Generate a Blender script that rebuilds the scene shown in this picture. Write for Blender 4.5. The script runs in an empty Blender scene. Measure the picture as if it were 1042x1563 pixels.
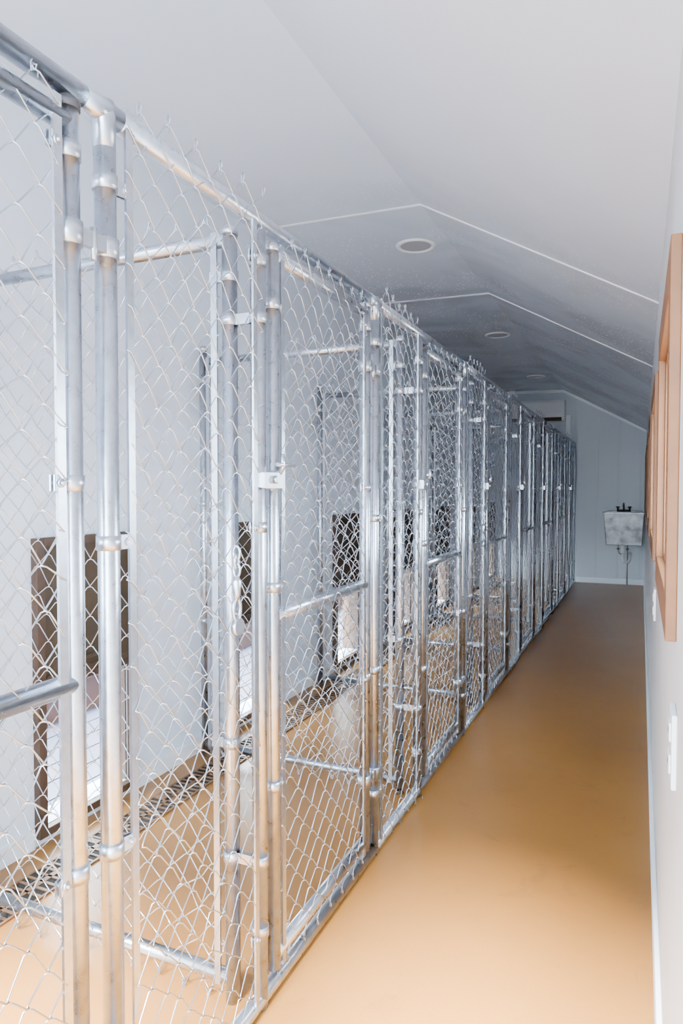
import bpy, math, random
import numpy as np
from mathutils import Vector

random.seed(4)
scene = bpy.context.scene
COL = scene.collection

# ------------------------------------------------------------------ materials
def new_mat(name):
    m = bpy.data.materials.new(name); m.use_nodes = True
    nt = m.node_tree
    return m, nt, nt.nodes['Principled BSDF']

def simple(name, col, rough=0.5, metal=0.0, noise=0.0, nscale=8.0, bump=0.0, bscale=60.0, coat=0.0, rvar=0.0):
    m, nt, b = new_mat(name)
    b.inputs['Base Color'].default_value = (*col, 1)
    b.inputs['Roughness'].default_value = rough
    b.inputs['Metallic'].default_value = metal
    b.inputs['Coat Weight'].default_value = coat
    b.inputs['Coat Roughness'].default_value = 0.15
    tc = nt.nodes.new('ShaderNodeTexCoord')
    if noise > 0:
        n = nt.nodes.new('ShaderNodeTexNoise'); n.inputs['Scale'].default_value = nscale
        n.inputs['Detail'].default_value = 5
        nt.links.new(tc.outputs['Object'], n.inputs['Vector'])
        r = nt.nodes.new('ShaderNodeValToRGB')
        r.color_ramp.elements[0].position = 0.3
        r.color_ramp.elements[1].position = 0.7
        r.color_ramp.elements[0].color = (*[c*(1-noise) for c in col], 1)
        r.color_ramp.elements[1].color = (*[min(1, c*(1+noise*0.5)) for c in col], 1)
        nt.links.new(n.outputs['Fac'], r.inputs['Fac'])
        nt.links.new(r.outputs['Color'], b.inputs['Base Color'])
        if rvar > 0:
            mr = nt.nodes.new('ShaderNodeMapRange')
            mr.inputs['To Min'].default_value = rough - rvar
            mr.inputs['To Max'].default_value = rough + rvar
            nt.links.new(n.outputs['Fac'], mr.inputs['Value'])
            nt.links.new(mr.outputs['Result'], b.inputs['Roughness'])
    if bump > 0:
        n2 = nt.nodes.new('ShaderNodeTexNoise'); n2.inputs['Scale'].default_value = bscale
        nt.links.new(tc.outputs['Object'], n2.inputs['Vector'])
        bp = nt.nodes.new('ShaderNodeBump'); bp.inputs['Strength'].default_value = bump
        bp.inputs['Distance'].default_value = 0.01
        nt.links.new(n2.outputs['Fac'], bp.inputs['Height'])
        nt.links.new(bp.outputs['Normal'], b.inputs['Normal'])
    return m

M_pipe = simple('galvanised_pipe', (0.49, 0.54, 0.61), 0.29, 1.0, 0.16, 45, 0.03, 90, rvar=0.06)
M_wire = simple('galvanised_wire', (0.50, 0.55, 0.62), 0.28, 1.0)
M_band = simple('galvanised_band', (0.56, 0.61, 0.68), 0.33, 1.0, 0.12, 60)
M_cap = simple('dark_cap', (0.08, 0.08, 0.09), 0.5, 0.5)
M_wall = simple('white_wall_panel', (0.70, 0.80, 0.94), 0.30, 0, 0.03, 3, 0.04, 5)
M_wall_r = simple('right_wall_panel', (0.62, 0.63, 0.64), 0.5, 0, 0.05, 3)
M_trim = simple('white_trim', (0.78, 0.85, 0.92), 0.4)
M_wood = simple('wood_casing', (0.185, 0.070, 0.017), 0.5, 0, 0.2, 14)
M_bronze = simple('bronze_frame', (0.08, 0.05, 0.034), 0.45, 0.3, 0.15, 12)
M_doorpanel = simple('dog_door_panel', (0.05, 0.034, 0.018), 0.5, 0.0, 0.25, 9)
M_drain_shade = simple('drain_shade', (0.006, 0.005, 0.004), 0.9)
M_grate = simple('drain_grate', (0.19, 0.10, 0.05), 0.5, 0.2, 0.3, 20)
M_plastic = simple('white_plastic', (0.74, 0.78, 0.82), 0.35)
M_dark = simple('dark_plastic', (0.04, 0.04, 0.045), 0.4)
M_steel = simple('brushed_steel', (0.30, 0.31, 0.33), 0.35, 0.6, 0.5, 12)
M_copper = simple('supply_line', (0.26, 0.22, 0.20), 0.35, 0.6)
M_lens = simple('light_lens', (0.36, 0.37, 0.39), 0.3)
M_deck = simple('deck', (0.034, 0.038, 0.062), 0.6, 0, 0.25, 5)
M_redwood = simple('planter_wood', (0.042, 0.011, 0.003), 0.6, 0, 0.3, 10)

def floor_mat():
    m, nt, b = new_mat('tan_floor')
    tc = nt.nodes.new('ShaderNodeTexCoord')
    n1 = nt.nodes.new('ShaderNodeTexNoise'); n1.inputs['Scale'].default_value = 1.6; n1.inputs['Detail'].default_value = 6
    n2 = nt.nodes.new('ShaderNodeTexNoise'); n2.inputs['Scale'].default_value = 4.5; n2.inputs['Detail'].default_value = 12; n2.inputs['Roughness'].default_value = 0.75; n2.inputs['Distortion'].default_value = 1.2
    n3 = nt.nodes.new('ShaderNodeTexNoise'); n3.inputs['Scale'].default_value = 220
    for n in (n1, n2, n3): nt.links.new(tc.outputs['Object'], n.inputs['Vector'])
    r = nt.nodes.new('ShaderNodeValToRGB')
    r.color_ramp.elements[0].position = 0.3; r.color_ramp.elements[0].color = (0.252, 0.108, 0.021, 1)
    r.color_ramp.elements[1].position = 0.7; r.color_ramp.elements[1].color = (0.292, 0.131, 0.029, 1)
    nt.links.new(n1.outputs['Fac'], r.inputs['Fac'])
    r2 = nt.nodes.new('ShaderNodeValToRGB')
    r2.color_ramp.elements[0].position = 0.56; r2.color_ramp.elements[0].color = (0, 0, 0, 1)
    r2.color_ramp.elements[1].position = 0.66; r2.color_ramp.elements[1].color = (0.32, 0.32, 0.32, 1)
    nt.links.new(n2.outputs['Fac'], r2.inputs['Fac'])
    mx = nt.nodes.new('ShaderNodeMix'); mx.data_type = 'RGBA'
    nt.links.new(r2.outputs['Color'], mx.inputs['Factor'])
    nt.links.new(r.outputs['Color'], mx.inputs['A'])
    mx.inputs['B'].default_value = (0.13, 0.058, 0.02, 1)
    nt.links.new(mx.outputs['Result'], b.inputs['Base Color'])
    b.inputs['Roughness'].default_value = 0.30
    bp = nt.nodes.new('ShaderNodeBump'); bp.inputs['Strength'].default_value = 0.12; bp.inputs['Distance'].default_value = 0.004
    nt.links.new(n3.outputs['Fac'], bp.inputs['Height'])
    nt.links.new(bp.outputs['Normal'], b.inputs['Normal'])
    return m
M_floor = floor_mat()

def ceil_mat():
    m, nt, b = new_mat('ceiling_panel')
    tc = nt.nodes.new('ShaderNodeTexCoord')
    v = nt.nodes.new('ShaderNodeTexVoronoi'); v.inputs['Scale'].default_value = 40
    n = nt.nodes.new('ShaderNodeTexNoise'); n.inputs['Scale'].default_value = 1.5; n.inputs['Detail'].default_value = 4
    n2 = nt.nodes.new('ShaderNodeTexNoise'); n2.inputs['Scale'].default_value = 2.0; n2.inputs['Detail'].default_value = 2
    n4 = nt.nodes.new('ShaderNodeTexNoise'); n4.inputs['Scale'].default_value = 1.8; n4.inputs['Detail'].default_value = 7; n4.inputs['Distortion'].default_value = 0.9
    for q in (v, n, n2, n4): nt.links.new(tc.outputs['Object'], q.inputs['Vector'])
    lt = nt.nodes.new('ShaderNodeMath'); lt.operation = 'LESS_THAN'; lt.inputs[1].default_value = 0.20
    nt.links.new(v.outputs['Distance'], lt.inputs[0])
    gt = nt.nodes.new('ShaderNodeMath'); gt.operation = 'GREATER_THAN'; gt.inputs[1].default_value = 0.48
    nt.links.new(n.outputs['Fac'], gt.inputs[0])
    # far half: condensation specks, and light falloff painted as a darker mottled base
    sp = nt.nodes.new('ShaderNodeSeparateXYZ'); nt.links.new(tc.outputs['Object'], sp.inputs[0])
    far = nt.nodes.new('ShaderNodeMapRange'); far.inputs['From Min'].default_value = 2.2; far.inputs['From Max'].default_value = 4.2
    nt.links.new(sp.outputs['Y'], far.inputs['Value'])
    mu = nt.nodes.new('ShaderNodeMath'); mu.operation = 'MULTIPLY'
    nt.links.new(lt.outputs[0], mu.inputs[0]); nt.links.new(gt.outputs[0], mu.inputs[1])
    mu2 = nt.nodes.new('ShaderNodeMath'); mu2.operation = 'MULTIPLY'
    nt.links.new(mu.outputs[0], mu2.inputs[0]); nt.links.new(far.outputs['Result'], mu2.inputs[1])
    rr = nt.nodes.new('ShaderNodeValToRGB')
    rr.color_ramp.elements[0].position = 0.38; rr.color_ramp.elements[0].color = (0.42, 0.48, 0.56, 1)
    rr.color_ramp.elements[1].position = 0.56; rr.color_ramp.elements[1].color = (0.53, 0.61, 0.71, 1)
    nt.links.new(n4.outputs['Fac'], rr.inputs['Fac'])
    far_shade = nt.nodes.new('ShaderNodeMix'); far_shade.data_type = 'RGBA'
    far_shade.inputs['A'].default_value = (0.67, 0.77, 0.90, 1)
    nt.links.new(rr.outputs['Color'], far_shade.inputs['B'])
    nt.links.new(far.outputs['Result'], far_shade.inputs['Factor'])
    mx = nt.nodes.new('ShaderNodeMix'); mx.data_type = 'RGBA'
    nt.links.new(far_shade.outputs['Result'], mx.inputs['A'])
    mx.inputs['B'].default_value = (1, 1, 1, 1)
    nt.links.new(mu2.outputs[0], mx.inputs['Factor'])
    nt.links.new(mx.outputs['Result'], b.inputs['Base Color'])
    b.inputs['Roughness'].default_value = 0.25
    bp = nt.nodes.new('ShaderNodeBump'); bp.inputs['Strength'].default_value = 0.3; bp.inputs['Distance'].default_value = 0.02
    nt.links.new(n2.outputs['Fac'], bp.inputs['Height'])
    nt.links.new(bp.outputs['Normal'], b.inputs['Normal'])
    return m
M_ceil = ceil_mat()

def groove_mat():
    m, nt, b = new_mat('far_wall_panel')
    tc = nt.nodes.new('ShaderNodeTexCoord')
    w = nt.nodes.new('ShaderNodeTexWave'); w.wave_type = 'BANDS'; w.bands_direction = 'X'
    w.inputs['Scale'].default_value = 1.2
    nt.links.new(tc.outputs['Object'], w.inputs['Vector'])
    r = nt.nodes.new('ShaderNodeValToRGB')
    r.color_ramp.elements[0].position = 0.0; r.color_ramp.elements[0].color = (0.0, 0.0, 0.0, 1)
    r.color_ramp.elements[1].position = 0.04; r.color_ramp.elements[1].color = (1, 1, 1, 1)
    nt.links.new(w.outputs['Fac'], r.inputs['Fac'])
    bp = nt.nodes.new('ShaderNodeBump'); bp.inputs['Strength'].default_value = 0.25; bp.inputs['Distance'].default_value = 0.01
    nt.links.new(r.outputs['Color'], bp.inputs['Height'])
    nt.links.new(bp.outputs['Normal'], b.inputs['Normal'])
    b.inputs['Base Color'].default_value = (0.50, 0.56, 0.63, 1)
    b.inputs['Roughness'].default_value = 0.4
    return m
M_far = groove_mat()

def glass_mat():
    m = bpy.data.materials.new('window_glass'); m.use_nodes = True
    nt = m.node_tree; nt.nodes.clear()
    o = nt.nodes.new('ShaderNodeOutputMaterial'); t = nt.nodes.new('ShaderNodeBsdfTransparent')
    g = nt.nodes.new('ShaderNodeBsdfGlossy'); g.inputs['Roughness'].default_value = 0.05
    mx = nt.nodes.new('ShaderNodeMixShader'); mx.inputs[0].default_value = 0.06
    nt.links.new(t.outputs[0], mx.inputs[1]); nt.links.new(g.outputs[0], mx.inputs[2])
    nt.links.new(mx.outputs[0], o.inputs['Surface'])
    return m
M_glass = glass_mat()

# ------------------------------------------------------------------ mesh builder
class MB:
    def __init__(self):
        self.v = []; self.f = []; self.n = 0; self.sm = []
    def add(self, verts, faces, smooth=False):
        self.v.extend([tuple(map(float, p)) for p in verts])
        o = self.n
        self.f.extend([tuple(i+o for i in f) for f in faces])
        self.sm.extend([smooth]*len(faces))
        self.n += len(verts)
        return self
    def box(self, lo, hi):
        x0, y0, z0 = lo; x1, y1, z1 = hi
        self.add([(x0,y0,z0),(x1,y0,z0),(x1,y1,z0),(x0,y1,z0),(x0,y0,z1),(x1,y0,z1),(x1,y1,z1),(x0,y1,z1)],
                 [(0,3,2,1),(4,5,6,7),(0,1,5,4),(1,2,6,5),(2,3,7,6),(3,0,4,7)])
        return self
    def hexa(self, vs):
        self.add(vs, [(0,3,2,1),(4,5,6,7),(0,1,5,4),(1,2,6,5),(2,3,7,6),(3,0,4,7)]); return self
    def tube(self, pts, r, sides=12, ref=None, caps=True):
        P = np.array(pts, float); N = len(P)
        T = np.zeros_like(P); T[1:-1] = P[2:]-P[:-2]; T[0] = P[1]-P[0]; T[-1] = P[-1]-P[-2]
        T /= (np.linalg.norm(T, axis=1)[:, None]+1e-12)
        if ref is None:
            d = np.abs(T).mean(axis=0); ref = np.zeros(3); ref[int(np.argmin(d))] = 1
        ref = np.array(ref, float)
        S = np.cross(T, ref); S /= (np.linalg.norm(S, axis=1)[:, None]+1e-12)
        U = np.cross(S, T)
        R = np.broadcast_to(np.array(r, float), (N,))
        ang = np.arange(sides)*2*math.pi/sides
        V = P[:, None, :] + R[:, None, None]*(np.cos(ang)[None, :, None]*S[:, None, :]+np.sin(ang)[None, :, None]*U[:, None, :])
        V = V.reshape(-1, 3)
        F = []
        for i in range(N-1):
            a = i*sides; b = a+sides
            for j in range(sides):
                k = (j+1) % sides
                F.append((a+j, a+k, b+k, b+j))
        self.add(V.tolist(), F, True)
        if caps:
            o = self.n - N*sides
            self.f.append(tuple(o+j for j in range(sides-1, -1, -1))); self.sm.append(False)
            self.f.append(tuple(o+(N-1)*sides+j for j in range(sides))); self.sm.append(False)
        return self
    def obj(self, name, mat, parent=None, bevel=0):
        me = bpy.data.meshes.new(name)
        me.from_pydata(self.v, [], self.f); me.update()
        me.polygons.foreach_set('use_smooth', self.sm)
        me.materials.append(mat)
        ob = bpy.data.objects.new(name, me); COL.objects.link(ob)
        if parent: ob.parent = parent
        if bevel > 0:
            md = ob.modifiers.new('bevel', 'BEVEL'); md.width = bevel; md.segments = 2; md.limit_method = 'ANGLE'
        return ob

def empty(name, loc=(0, 0, 0)):
    e = bpy.data.objects.new(name, None); e.empty_display_size = 0.1
    COL.objects.link(e); return e

# ------------------------------------------------------------------ dimensions
XF = -0.80; XL = -1.86; XR = 0.055; YN = -0.45; YE = 9.42
P = 1.207; Y00 = 0.862
ZC = 2.54; XC = -0.955
R = 0.0178
def ceil_z(x):
    if x <= XC: return ZC + (XC-x)*0.02
    return ZC - (x-XC)*0.56

# ------------------------------------------------------------------ room shell
MB().box((XL-0.1, YN-0.1, -0.1), (XR+0.1, YE+0.1, 0.0)).obj('floor', M_floor)

dog_centers = [1.885 + k*P for k in range(-1, 7)]
mb = MB()
DH = 0.205
y = YN
for c in dog_centers:
    mb.box((XL-0.1, y, 0), (XL, c-DH, 2.65)); 
    mb.box((XL-0.1, c-DH, 0), (XL, c+DH, 0.06))
    mb.box((XL-0.1, c-DH, 0.54), (XL, c+DH, 2.65))
    y = c+DH
mb.box((XL-0.1, y, 0), (XL, YE, 2.65))
mb.obj('wall_left', M_wall)

win_y = [1.20+1.35*k for k in range(6)]
NG = 2     # first windows are open to daylight, the others blocked by an added panel
WW = 0.82; WZ0, WZ1 = 0.967, 1.615; CW = 0.07
mb = MB(); y = YN
for w in win_y:
    mb.box((XR, y, 0), (XR+0.1, w+CW, 2.1))
    mb.box((XR, w+CW, 0), (XR+0.1, w+WW-CW, WZ0+CW))
    mb.box((XR, w+CW, WZ1-CW), (XR+0.1, w+WW-CW, 2.1))
    y = w+WW-CW
mb.box((XR, y, 0), (XR+0.1, YE, 2.1))
mb.obj('wall_right', M_wall_r)

MB().box((XL-0.1, YE, 0), (XR+0.1, YE+0.1, 2.65)).obj('wall_back', M_far)
mb = MB()
XD = -0.83
mb.box((XL-0.1, YN-0.1, 0), (XL+0.04, YN, 2.65))
mb.box((XL+0.04, YN-0.1, 0), (XD, YN, 1.00))
mb.box((XL+0.04, YN-0.1, 1.80), (XD, YN, 2.65))
mb.box((XD-0.05, YN-0.1, 1.00), (XD, YN, 1.80))
mb.box((XD, YN-0.1, 2.3), (XR+0.1, YN, 2.65))
mb.obj('wall_front', M_wall)  # unseen end wall, openings shaped to keep sun off the kennel floor

pts = [(XL-0.1, ceil_z(XL-0.1)), (XC, ZC), (XR+0.1, ceil_z(XR+0.1))]
mb = MB()
vs = []
for yy in (YN-0.1, YE+0.1):
    for (x, z) in pts: vs.append((x, yy, z))
    for (x, z) in pts: vs.append((x, yy, z+0.12))
mb.add(vs, [(0,1,7,6),(1,2,8,7),(3,9,10,4),(4,10,11,5),(0,3,4,1),(1,4,5,2),(6,7,10,9),(7,8,11,10),(0,6,9,3),(2,5,11,8)])
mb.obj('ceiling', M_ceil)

def strip(yc, w, name):
    mb = MB(); t = 0.004
    for (xa, xb) in ((XL, XC), (XC, XR)):
        za, zb = ceil_z(xa), ceil_z(xb)
        mb.hexa([(xa,yc-w,za-t),(xb,yc-w,zb-t),(xb,yc+w,zb-t),(xa,yc+w,za-t),
                 (xa,yc-w,za+.001),(xb,yc-w,zb+.001),(xb,yc+w,zb+.001),(xa,yc+w,za+.001)])
    return mb.obj(name, M_trim)
i = 1
for yc, hw in ((3.07, 0.007), (4.62, 0.011)):
    strip(yc, hw, 'trim_%d' % i); i += 1
mb = MB()
for (xa, xb) in ((XL, XC), (XC, XR)):
    za, zb = ceil_z(xa), ceil_z(xb)
    mb.hexa([(xa,YE-.02,za-.035),(xb,YE-.02,zb-.035),(xb,YE,zb-.035),(xa,YE,za-.035),
             (xa,YE-.02,za),(xb,YE-.02,zb),(xb,YE,zb),(xa,YE,za)])
mb.obj('trim_%d' % i, M_trim); i += 1
MB().box((XR-0.012, YN, 0), (XR, YE, 0.10)).obj('baseboard_right', M_trim, bevel=0.003)
MB().box((XF+0.03, YE-0.012, 0), (XR-0.012, YE, 0.07)).obj('baseboard_back', M_trim, bevel=0.003)
mb = MB(); y = YN
for c in dog_centers:
    mb.box((XL, y, 0), (XL+0.012, c-0.25, 0.07)); y = c+0.25
mb.box((XL, y, 0), (XL+0.012, YE, 0.07))
mb.obj('baseboard_left', M_trim, bevel=0.003)

# ------------------------------------------------------------------ windows in right wall
for wi, w in enumerate(win_y):
    e = empty('window_%d' % (wi+1))
    mb = MB(); x0 = XR-0.017; x1 = XR+0.1
    mb.box((x0, w, WZ0), (XR, w+CW, WZ1)); mb.box((x0, w+WW-CW, WZ0), (XR, w+WW, WZ1))
    mb.box((x0, w+CW, WZ0), (XR, w+WW-CW, WZ0+CW)); mb.box((x0, w+CW, WZ1-CW), (XR, w+WW-CW, WZ1))
    mb.obj('casing', M_wood, e, 0.002)
    mb = MB(); a = w+CW; b = w+WW-CW; z0 = WZ0+CW; z1 = WZ1-CW; s = 0.03; xs0, xs1 = XR+0.05, XR+0.08
    j = 0.008
    mb.box((XR, a, z0), (x1, a+j, z1)); mb.box((XR, b-j, z0), (x1, b, z1)); mb.box((XR, a+j, z0), (x1, b-j, z0+j)); mb.box((XR, a+j, z1-j), (x1, b-j, z1))
    mb.obj('jamb_liner', M_wood, e)
    mb = MB()
    mb.box((xs0, a+j, z0+j), (xs1, a+s, z1-j)); mb.box((xs0, b-s, z0+j), (xs1, b-j, z1-j))
    mb.box((xs0, a+s, z0+j), (xs1, b-s, z0+s)); mb.box((xs0, a+s, z1-s), (xs1, b-s, z1-j))
    m = (a+b)/2
    mb.box((xs0, m-0.012, z0+s), (xs1, m+0.012, z1-s))
    mb.obj('sash', M_wood, e)
    MB().box((XR+0.063, a+s, z0+s), (XR+0.066, b-s, z1-s)).obj('pane', M_glass, e)
    if wi >= NG:
        MB().box((XR+0.02, a+j, z0+j), (XR+0.035, b-j, z1-j)).obj('light_blocker', M_wood, e)  # added panel, blocks daylight so the far end dims

def outlet(yc, zc):
    e = empty('wall_outlet')
    MB().box((XR-0.008, yc-0.036, zc-0.058), (XR, yc+0.036, zc+0.058)).obj('cover_plate', M_plastic, e, 0.002)
    mb = MB()
    for dz in (-0.025, 0.025):
        mb.box((XR-0.011, yc-0.017, zc+dz-0.015), (XR-0.007, yc+0.017, zc+dz+0.015))
    mb.obj('sockets', M_plastic, e, 0.002)
    mb = MB()
    for dz in (-0.025, 0.025):
        for dy in (-0.007, 0.007):
            mb.box((XR-0.0115, yc+dy-0.001, zc+dz-0.005), (XR-0.0108, yc+dy+0.001, zc+dz+0.006))
    mb.obj('slots', M_dark, e)
outlet(1.17, 0.81)
outlet(2.75, 0.79)

# ------------------------------------------------------------------ dog doors
def dog_door(c):
    e = empty('dog_door')
    y0, y1 = c-0.245, c+0.245; z0, z1 = 0.03, 1.05
    x0, x1 = XL, XL+0.028; t = 0.035
    mb = MB()
    mb.box((x0, y0, z0), (x1, y0+t, z1)); mb.box((x0, y1-t, z0), (x1, y1, z1))
    mb.box((x0, y0+t, z1-0.03), (x1, y1-t, z1)); mb.box((x0, y0+t, z0), (x1, y1-t, z0+0.028))
    mb.box((x0, y0+t, 0.525), (x1-0.012, y1-t, 0.55))
    mb.obj('track_frame', M_bronze, e, 0.003)
    mb = MB()
    mb.box((x0+0.004, y0+t, 0.55), (x0+0.012, y1-t, z1-0.03))
    mb.obj('sliding_panel', M_doorpanel, e)
    mb = MB()
    mb.box((x0+0.012, y0+t+0.01, 0.555), (x0+0.02, y1-t-0.01, 0.575))
    mb.box((x0+0.012, c-0.06, 0.60), (x0+0.03, c+0.06, 0.612))
    mb.obj('pull_handle', M_bronze, e, 0.002)
    mb = MB()
    mb.box((XL-0.12, c-DH, 0.06), (XL, c-DH+0.006, 0.54)); mb.box((XL-0.12, c+DH-0.006, 0.06), (XL, c+DH, 0.54))
    mb.obj('opening_liner', M_bronze, e)
    mb = MB()
    for yy in (y0+t/2, y1-t/2):
        for zz in (0.08, 0.3, 0.54, 0.8, 1.0):
            mb.tube([(x1, yy, zz), (x1+0.003, yy, zz)], 0.005, 8)
    mb.obj('screws', M_dark, e)
for c in dog_centers: dog_door(c)

# ------------------------------------------------------------------ trench drain
e = empty('trench_drain')
DX0, DX1 = -1.735, -1.615
MB().box((DX0, YN+0.02, 0.0), (DX1, YE-0.03, 0.002)).obj('channel_shade', M_drain_shade, e)  # flat dark strip on the floor, painted shade for the recess
mb = MB()
mb.box((DX0-0.008, YN+0.02, 0), (DX0, YE-0.03, 0.006)); mb.box((DX1, YN+0.02, 0), (DX1+0.008, YE-0.03, 0.006))
mb.box(((DX0+DX1)/2-0.009, YN+0.02, 0.002), ((DX0+DX1)/2+0.009, YE-0.03, 0.005))
yy = YN+0.03; n = 0
while yy < YE-0.05:
    wd = 0.008 if n % 12 else 0.024
    mb.box((DX0, yy, 0.002), (DX1, yy+wd, 0.005)); yy += 0.030; n += 1
mb.obj('grate', M_grate, e)

# ------------------------------------------------------------------ chain link
def chainlink(mb, org, u, nrm, width, z0, z1, seed, bulge=0.006, rad=0.0013, hook=True):
    rng = np.random.RandomState(seed)
    a = 0.0385
    n = max(2, int(round(width/a))); a = width/n
    m = max(2, int(round((z1-z0)/0.0380))); h = (z1-z0)/m
    NX = rng.uniform(-1, 1, (n+2, m+2))*0.0045
    NZ = rng.uniform(-1, 1, (n+2, m+2))*0.006
    ph = rng.uniform(0, 6, 4)
    org = np.array(org, float); u = np.array(u, float); nrm = np.array(nrm, float); zz = np.array((0, 0, 1.0))
    def bul(s, z):
        return bulge*(math.sin(s*7+ph[0]+z*2)+0.7*math.sin(z*5.5+ph[1]))
    for i in range(n):
        pts = []
        def vert(j):
            right = ((i+j) % 2 == 0)
            xi = i+1 if right else i
            s = xi*a + NX[xi, j] + 0.004*math.sin(j*0.35+ph[2]); z = z0 + j*h + NZ[xi, j] + 0.006*math.sin(xi*0.9+ph[3]+j*0.12)
            return s, z, right
        for j in range(m+1):
            s, z, right = vert(j)
            ov = 0.0022 if right else -0.0022
            if j == 0 and hook:
                q = 1 if right else -1
                for (ds, dz) in ((-0.010*q, 0.004), (-0.006*q, -0.010), (0.002*q, -0.011)):
                    pts.append(org+u*(s+ds)+zz*(z+dz)+nrm*(bul(s, z)+0.003*q))
            pts.append(org+u*(s+ov)+zz*z+nrm*bul(s, z))
            if j < m:
                s2, z2, _ = vert(j+1)
                d = 0.0035 if right else -0.0035
                for t in (0.13, 0.87):
                    ss = s+(s2-s)*t; z_ = z+(z2-z)*(t + (0.05 if t > .5 else -0.05))
                    pts.append(org+u*ss+zz*z_+nrm*(bul(ss, z_)+d))
            elif hook:
                q = 1 if right else -1
                for (ds, dz) in ((0.003*q, 0.012), (-0.003*q, 0.016), (-0.009*q, 0.004), (-0.008*q, -0.008)):
                    pts.append(org+u*(s+ds)+zz*(z+dz)+nrm*(bul(s, z)+0.003*q))
        mb.tube(pts, rad, 6, ref=nrm, caps=False)

def band(mb, x, y, z, tab, tr=R, h=0.024, L=0.03):
    mb.tube([(x, y, z-h/2), (x, y, z+h/2)], tr+0.0025, 18)
    dx, dy = tab
    px, py = -dy, dx
    r0 = tr*0.7; r1 = tr+L
    for s in (-1, 1):
        o = 0.0035*s
        w = 0.0012
        A = (x+dx*r0+px*(o-w), y+dy*r0+py*(o-w)); B = (x+dx*r1+px*(o-w), y+dy*r1+py*(o-w))
        C = (x+dx*r1+px*(o+w), y+dy*r1+py*(o+w)); D = (x+dx*r0+px*(o+w), y+dy*r0+py*(o+w))
        mb.hexa([(*A, z-h/2), (*B, z-h/2), (*C, z-h/2), (*D, z-h/2), (*A, z+h/2), (*B, z+h/2), (*C, z+h/2), (*D, z+h/2)])
    bx, by = x+dx*(r1-0.012), y+dy*(r1-0.012)
    mb.tube([(bx-px*0.010, by-py*0.010, z), (bx+px*0.014, by+py*0.014, z)], 0.0035, 8)
    mb.tube([(bx-px*0.008, by-py*0.008, z), (bx-px*0.004, by-py*0.004, z)], 0.007, 6)
    mb.tube([(bx+px*0.005, by+py*0.005, z), (bx+px*0.009, by+py*0.009, z)], 0.008, 6)

def cap_post(mb, x, y, z0, z1, r=R):
    mb.tube([(x, y, z0), (x, y, z1)], r, 24)
def dome(mb, x, y, z, r):
    prof = [(0, r*1.12), (0.010, r*1.12), (0.012, r*1.0), (0.018, r*0.8), (0.022, r*0.45), (0.024, r*0.05)]
    mb.tube([(x, y, z+h-0.006) for h, _ in prof], [q for _, q in prof], 18)

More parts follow.
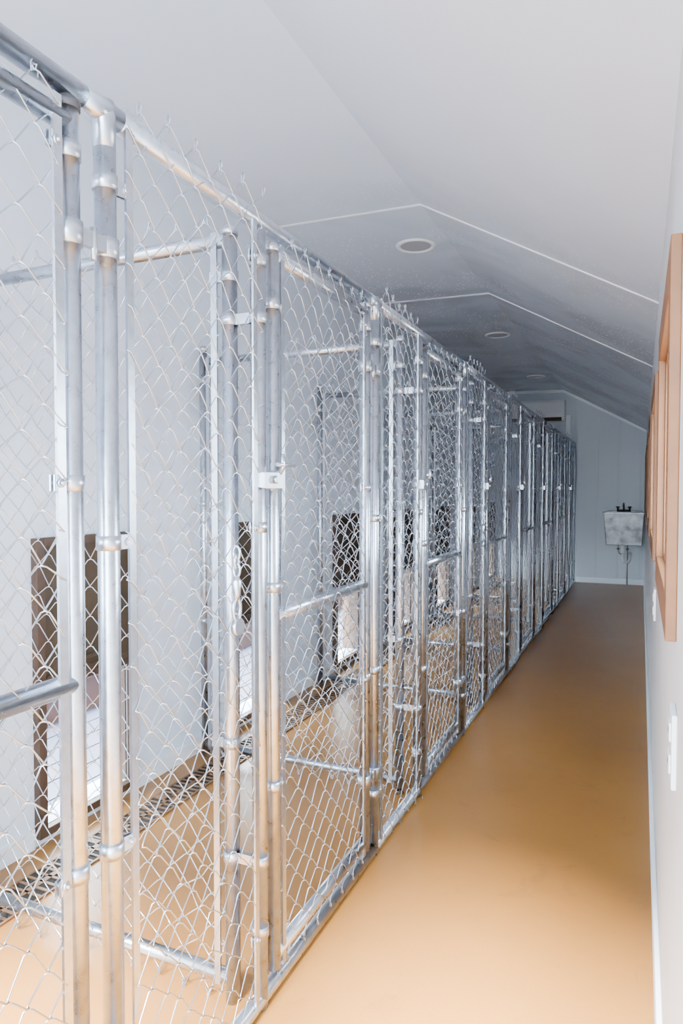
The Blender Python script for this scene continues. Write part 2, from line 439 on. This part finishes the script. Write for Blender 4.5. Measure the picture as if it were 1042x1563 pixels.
XM = XF + 0.016
rs = random.Random(11)
def kennel(k):
    e = empty('chain_link_kennel')
    Y0 = Y00 + k*P
    pC = Y0+0.478; pD = Y0+0.540; pB = Y0+P-0.078; pp = Y0+0.470; pE = -0.870; pK = -1.80
    mb = MB()
    cap_post(mb, XF, Y0, 0.0, 1.82)
    mb.tube([(XF, Y0-0.0, 1.82), (XF, Y0+P, 1.82)], R, 24)
    mb.tube([(XF, Y0, 1.76), (XF, Y0, 1.82), (XF, Y0, 1.82+R*0.9)], [R, R*1.04, R*0.9], 24)
    mb.tube([(XF, Y0-0.05, 1.82), (XF, Y0+0.03, 1.82)], R*1.05, 24)
    mb.tube([(XF, Y0, R+0.002), (XF, Y0+P, R+0.002)], R, 24)
    cap_post(mb, XF, pC, 0.0, 1.80)
    if k == 6: cap_post(mb, XF, Y0+P, 0, 1.82)
    mb.obj('front_frame', M_pipe, e)
    mb = MB(); rg = R*0.98
    cap_post(mb, XF, pD, 0.055, 1.775, rg); cap_post(mb, XF, pB, 0.055, 1.79, rg)
    for z in (1.765, 0.912, 0.085):
        mb.tube([(XF, pD, z), (XF, pB, z)], R*0.92, 20)
    mb.obj('gate_frame', M_pipe, e)
    mb = MB()
    dome(mb, XF, pB, 1.79, rg)
    dome(mb, XF, pD, 1.775, rg)
    mb.obj('gate_caps', M_cap if k % 2 else M_band, e)
    mb = MB()
    cap_post(mb, pE, pp, 0.0, 1.80); cap_post(mb, pK, pp, 0.0, 1.84)
    mb.tube([(pE, pp, 1.785), (pK, pp, 1.785)], R*0.92, 20)
    mb.tube([(pE, pp, 0.055), (pK, pp, 0.055)], R*0.92, 20)
    mb.obj('partition_frame', M_pipe, e)
    mb = MB(); dome(mb, pK, pp, 1.84, R); dome(mb, pE, pp, 1.80, R); mb.obj('partition_caps', M_band, e)
    mb = MB()
    chainlink(mb, (XM, Y0+0.035, 0), (0, 1, 0), (1, 0, 0), 0.42, 0.02, 1.862, 100+k, 0.008)
    mb.obj('fixed_panel_mesh', M_wire, e)
    mb = MB()
    chainlink(mb, (XM, pD+0.02, 0), (0, 1, 0), (1, 0, 0), pB-pD-0.045, 0.045, 1.80, 200+k, 0.006)
    mb.obj('gate_mesh', M_wire, e)
    mb = MB()
    chainlink(mb, (pE-0.02, pp-0.012, 0), (-1, 0, 0), (0, -1, 0), pE-pK-0.04, 0.02, 1.83, 300+k, 0.008)
    mb.obj('partition_mesh', M_wire, e)
    mb = MB()
    def bar(x, y, z0, z1, alongx=False):
        a, b = (0.008, 0.0025) if alongx else (0.0025, 0.008)
        mb.box((x-a, y-b, z0), (x+a, y+b, z1))
    bar(XM-0.004, Y0+0.042, 0.03, 1.84)
    bar(XM-0.004, pC-0.035, 0.03, 1.83)
    bar(XM-0.004, pD+0.030, 0.05, 1.79)
    bar(XM-0.004, pB-0.032, 0.05, 1.79)
    bar(pE-0.033, pp-0.014, 0.04, 1.80, True)
    bar(pK+0.033, pp-0.014, 0.04, 1.80, True)
    mb.obj('tension_bars', M_band, e)
    mb = MB()
    for z in (1.70, 1.12, 0.62, 0.2): band(mb, XF, Y0, z+rs.uniform(-.01, .01), (0.2, 0.98))
    for z in (1.71, 1.12, 0.18): band(mb, XF, pC, z+rs.uniform(-.02, .02), (0.2, -0.98))
    for z in (1.66, 1.0, 0.50): band(mb, XF, pD, z+rs.uniform(-.02, .02), (0.2, 0.98), rg, L=0.022)
    for z in (1.73, 1.225, 0.62): band(mb, XF, pB, z+rs.uniform(-.01, .01), (0.2, -0.98), rg)
    for z in (1.70, 0.62): band(mb, pE, pp, z, (-0.98, -0.2))
    for z in (1.70, 1.15, 0.62): band(mb, pK, pp, z, (0.98, -0.2))
    for z in (1.60, 0.35):
        mb.tube([(XF, pC, z-0.012), (XF, pC, z+0.012)], R+0.003, 18)
        mb.tube([(pE, pp, z-0.012), (pE, pp, z+0.012)], R+0.003, 18)
        mb.box((pE, pp-0.006, z-0.012), (XF, pp+0.004, z+0.012))
    mb.obj('bands_and_bolts', M_band, e)
    mb = MB()
    for z in (1.60, 0.28):
        mb.tube([(XF, pB, z-0.018), (XF, pB, z+0.018)], R+0.004, 18)
        mb.tube([(XF, pB+0.078, z-0.016), (XF, pB+0.078, z+0.016)], R+0.004, 18)
        mb.box((XF+0.006, pB+0.01, z-0.013), (XF+0.016, pB+0.07, z+0.013))
        mb.tube([(XF+0.012, pB+0.039, z-0.03), (XF+0.012, pB+0.039, z+0.02)], 0.006, 10)
    mb.obj('hinges', M_band, e)
    mb = MB(); z = 1.235
    mb.tube([(XF, pD, z-0.022), (XF, pD, z+0.022)], R+0.005, 18)
    mb.tube([(XF, pC, z-0.016), (XF, pC, z+0.016)], R+0.004, 18)
    mb.box((XF+0.018, pC-0.02, z-0.020), (XF+0.024, pD+0.02, z+0.016))
    mb.box((XF+0.012, pC-0.03, z-0.018), (XF+0.034, pC-0.024, z+0.014))
    mb.tube([(XF+0.02, pD, z+0.015), (XF+0.03, pD, z+0.03), (XF+0.03, pD-0.005, z+0.06)], 0.006, 10)
    mb.tube([(XF+0.03, pD-0.03, z+0.035), (XF+0.03, pD+0.055, z+0.035)], 0.005, 10)
    mb.tube([(XF+0.024, pD-0.03, z+0.0), (XF+0.034, pD-0.03, z+0.0)], 0.009, 8)
    mb.obj('gate_latch', M_band, e)
    if k in (0, 2):
        mb = MB(); x = XM+0.016; y = Y0+0.335; z = 1.08
        def ring(cx, cy, cz, rx, rz, r, plane='yz'):
            pts = []
            for q in range(17):
                t = q/16*2*math.pi
                if plane == 'yz': pts.append((cx, cy+rx*math.cos(t), cz+rz*math.sin(t)))
                else: pts.append((cx+rx*math.cos(t), cy, cz+rz*math.sin(t)))
            mb.tube(pts, r, 7, ref=(1, 0, 0) if plane == 'yz' else (0, 1, 0), caps=False)
        for q in range(3):
            ring(x, y, z-q*0.018, 0.008, 0.014, 0.0028, 'yz' if q % 2 else 'xz')
        mb.tube([(x, y, z-0.05), (x, y, z-0.06), (x, y, z-0.085), (x, y, z-0.095)], [0.006, 0.011, 0.009, 0.006], 10)
        ring(x, y, z-0.118, 0.013, 0.024, 0.0042)
        mb.tube([(x-0.004, y, z-0.155), (x+0.008, y, z-0.155)], 0.018, 14)
        mb.obj('snap_hook', M_band, e)
for k in range(-1, 7): kennel(k)

# ------------------------------------------------------------------ recessed ceiling lights
for yc in (1.27, 3.58, 5.89, 8.2):
    e = empty('recessed_ceiling_light'); xc = -1.14; z = ceil_z(xc)
    mb = MB()
    prof = [(0.082, 0.0), (0.084, -0.006), (0.095, -0.010), (0.105, -0.006), (0.11, 0.001)]
    vs = []; fs = []; S = 40
    for (r_, h_) in prof:
        for q in range(S):
            t = q*2*math.pi/S; vs.append((xc+r_*math.cos(t), yc+r_*math.sin(t), z+h_))
    for a in range(len(prof)-1):
        for q in range(S):
            b = (q+1) % S; fs.append((a*S+q, a*S+b, (a+1)*S+b, (a+1)*S+q))
    mb.add(vs, fs, True); mb.obj('trim_ring', M_plastic, e)
    MB().tube([(xc, yc, z-0.003), (xc, yc, z+0.001)], 0.083, 40).obj('lens', M_lens, e)

# ------------------------------------------------------------------ mini split AC
e = empty('wall_air_conditioner')
mb = MB(); X0, X1 = -1.72, -0.92; YB = YE; YF = YE-0.2
prof = [(YB, 2.12), (YF+0.06, 2.12), (YF+0.01, 2.17), (YF, 2.22), (YF+0.005, 2.36), (YF+0.03, 2.395), (YB, 2.395)]
vs = [(X0, a, b) for a, b in prof]+[(X1, a, b) for a, b in prof]; n = len(prof)
mb.add(vs, [tuple(range(n-1, -1, -1)), tuple(range(n, 2*n))]+[(q, (q+1) % n, n+(q+1) % n, n+q) for q in range(n)])
mb.obj('housing', M_plastic, e, 0.006)
mb = MB(); mb.hexa([(X0+.04, YF+.052, 2.119), (X1-.04, YF+.052, 2.119), (X1-.04, YF+.055, 2.125), (X0+.04, YF+.055, 2.125),
                    (X0+.04, YF+.012, 2.162), (X1-.04, YF+.012, 2.162), (X1-.04, YF+.016, 2.166), (X0+.04, YF+.016, 2.166)])
mb.obj('air_outlet', M_dark, e)
mb = MB(); mb.box((X1+0.005, YE-0.06, 0.9), (X1+0.065, YE, 2.2)); mb.obj('line_cover', M_plastic, e, 0.004)

# ------------------------------------------------------------------ utility sink
e = empty('utility_sink')
sx0, sx1, sy0, sy1, st, sb = -0.425, 0.04, 9.03, YE-0.002, 0.93, 0.53
mb = MB(); t = 0.015
ix0, ix1, iy0, iy1 = sx0+0.03, sx1-0.02, sy0+0.04, sy1-0.01
mb.hexa([(ix0,iy0,sb),(ix1,iy0,sb),(ix1,iy0+t,sb),(ix0,iy0+t,sb),(sx0,sy0,st),(sx1,sy0,st),(sx1,sy0+t,st),(sx0,sy0+t,st)])
mb.hexa([(ix0,iy0,sb),(ix0+t,iy0,sb),(ix0+t,iy1,sb),(ix0,iy1,sb),(sx0,sy0,st),(sx0+t,sy0,st),(sx0+t,sy1,st),(sx0,sy1,st)])
mb.hexa([(ix1-t,iy0,sb),(ix1,iy0,sb),(ix1,iy1,sb),(ix1-t,iy1,sb),(sx1-t,sy0,st),(sx1,sy0,st),(sx1,sy1,st),(sx1-t,sy1,st)])
mb.box((ix0, sy1-0.03, sb), (ix1, sy1, st+0.02))
mb.box((ix0, iy0, sb), (ix1, iy1, sb+t))
mb.obj('basin', M_steel, e, 0.005)
mb = MB()
mb.box((sx0-0.01, sy0-0.012, st-0.012), (sx1+0.006, sy0+0.018, st+0.008))
mb.box((sx0-0.01, sy0, st-0.012), (sx0+0.018, sy1, st+0.008)); mb.box((sx1-0.018, sy0, st-0.012), (sx1+0.006, sy1, st+0.008))
mb.box((sx0, sy1-0.09, st-0.012), (sx1, sy1, st+0.008))
mb.obj('rim', M_steel, e, 0.004)
mb = MB(); cx = -0.20; cy = sy1-0.05
mb.tube([(cx-0.075, cy, st+0.02), (cx+0.075, cy, st+0.02)], 0.014, 10)
for s in (-0.07, 0.07):
    mb.tube([(cx+s, cy, st), (cx+s, cy, st+0.06)], 0.012, 10)
    mb.tube([(cx+s-0.022, cy-0.01, st+0.068), (cx+s+0.022, cy-0.01, st+0.068)], 0.008, 8)
mb.tube([(cx, cy, st), (cx, cy, st+0.08), (cx, cy-0.02, st+0.11), (cx, cy-0.08, st+0.115), (cx, cy-0.15, st+0.10), (cx, cy-0.16, st+0.07)], 0.010, 10)
mb.obj('faucet', M_dark, e)
mb = MB()
dx, dy = -0.20, 9.24
mb.tube([(dx, dy, sb), (dx, dy, 0.42)], 0.024, 12)
mb.tube([(dx, dy, 0.42), (dx, dy, 0.34), (dx+0.02, dy, 0.30), (dx+0.06, dy, 0.30), (dx+0.08, dy, 0.34), (dx+0.08, dy+0.02, 0.38), (dx+0.08, YE-0.002, 0.40)], 0.018, 12)
mb.obj('drain_trap', M_plastic, e)
mb = MB()
mb.tube([(dx-0.06, YE-0.03, sb+0.02), (dx-0.06, YE-0.03, 0.44), (dx-0.05, YE-0.03, 0.40), (dx-0.0, YE-0.03, 0.38)], 0.008, 8)
mb.tube([(dx+0.05, YE-0.03, sb+0.02), (dx+0.05, YE-0.03, 0.0)], 0.008, 8)
mb.obj('supply_pipes', M_copper, e)
mb = MB()
for s in (-0.06, 0.05):
    mb.tube([(dx+s, YE-0.055, 0.46), (dx+s, YE-0.015, 0.46)], 0.013, 8)
    mb.tube([(dx+s-0.02, YE-0.06, 0.46), (dx+s+0.02, YE-0.06, 0.46)], 0.006, 8)
mb.obj('shutoff_valves', M_dark, e)

# ------------------------------------------------------------------ outside
mb = MB()
for q in range(70):
    x = -1.98-0.145*q
    if x < -8: break
    mb.box((x-0.135, -8, -0.14), (x, 18, -0.10))
mb.obj('outdoor_deck', M_deck)
MB().box((-60, -60, -0.3), (60, 60, -0.2)).obj('outdoor_ground', simple('gravel', (0.20, 0.20, 0.20), 0.9, 0, 0.2, 2))
mb = MB()
for q in range(26):
    yq = -2+q*0.55
    mb.box((-3.05, yq, -0.10), (-3.0, yq+0.5, 0.10))
mb.box((-3.07, -2, 0.10), (-2.97, 12.3, 0.13))
mb.obj('deck_edge_boards', M_redwood)

# ------------------------------------------------------------------ lighting
w = bpy.data.worlds.new('World'); scene.world = w; w.use_nodes = True
bg = w.node_tree.nodes['Background']
bg.inputs['Color'].default_value = (0.76, 0.89, 1.0, 1)
bg.inputs['Strength'].default_value = 35.0
sd = bpy.data.lights.new('sun', 'SUN'); sd.energy = 130.0; sd.angle = math.radians(14); sd.color = (1, 0.98, 0.95)
so = bpy.data.objects.new('sun', sd); COL.objects.link(so)
d = Vector((0.08, 1.0, -1.0)).normalized()
so.rotation_euler = d.to_track_quat('-Z', 'Y').to_euler()

# ------------------------------------------------------------------ camera
cd = bpy.data.cameras.new('camera'); co = bpy.data.objects.new('camera', cd); COL.objects.link(co)
co.location = (0, 0, 1.21)
co.rotation_euler = (math.radians(90-1.83), 0, math.radians(23.86))
cd.sensor_fit = 'VERTICAL'; cd.sensor_height = 36; cd.lens = 1033/1563*36
cd.clip_start = 0.01
scene.camera = co
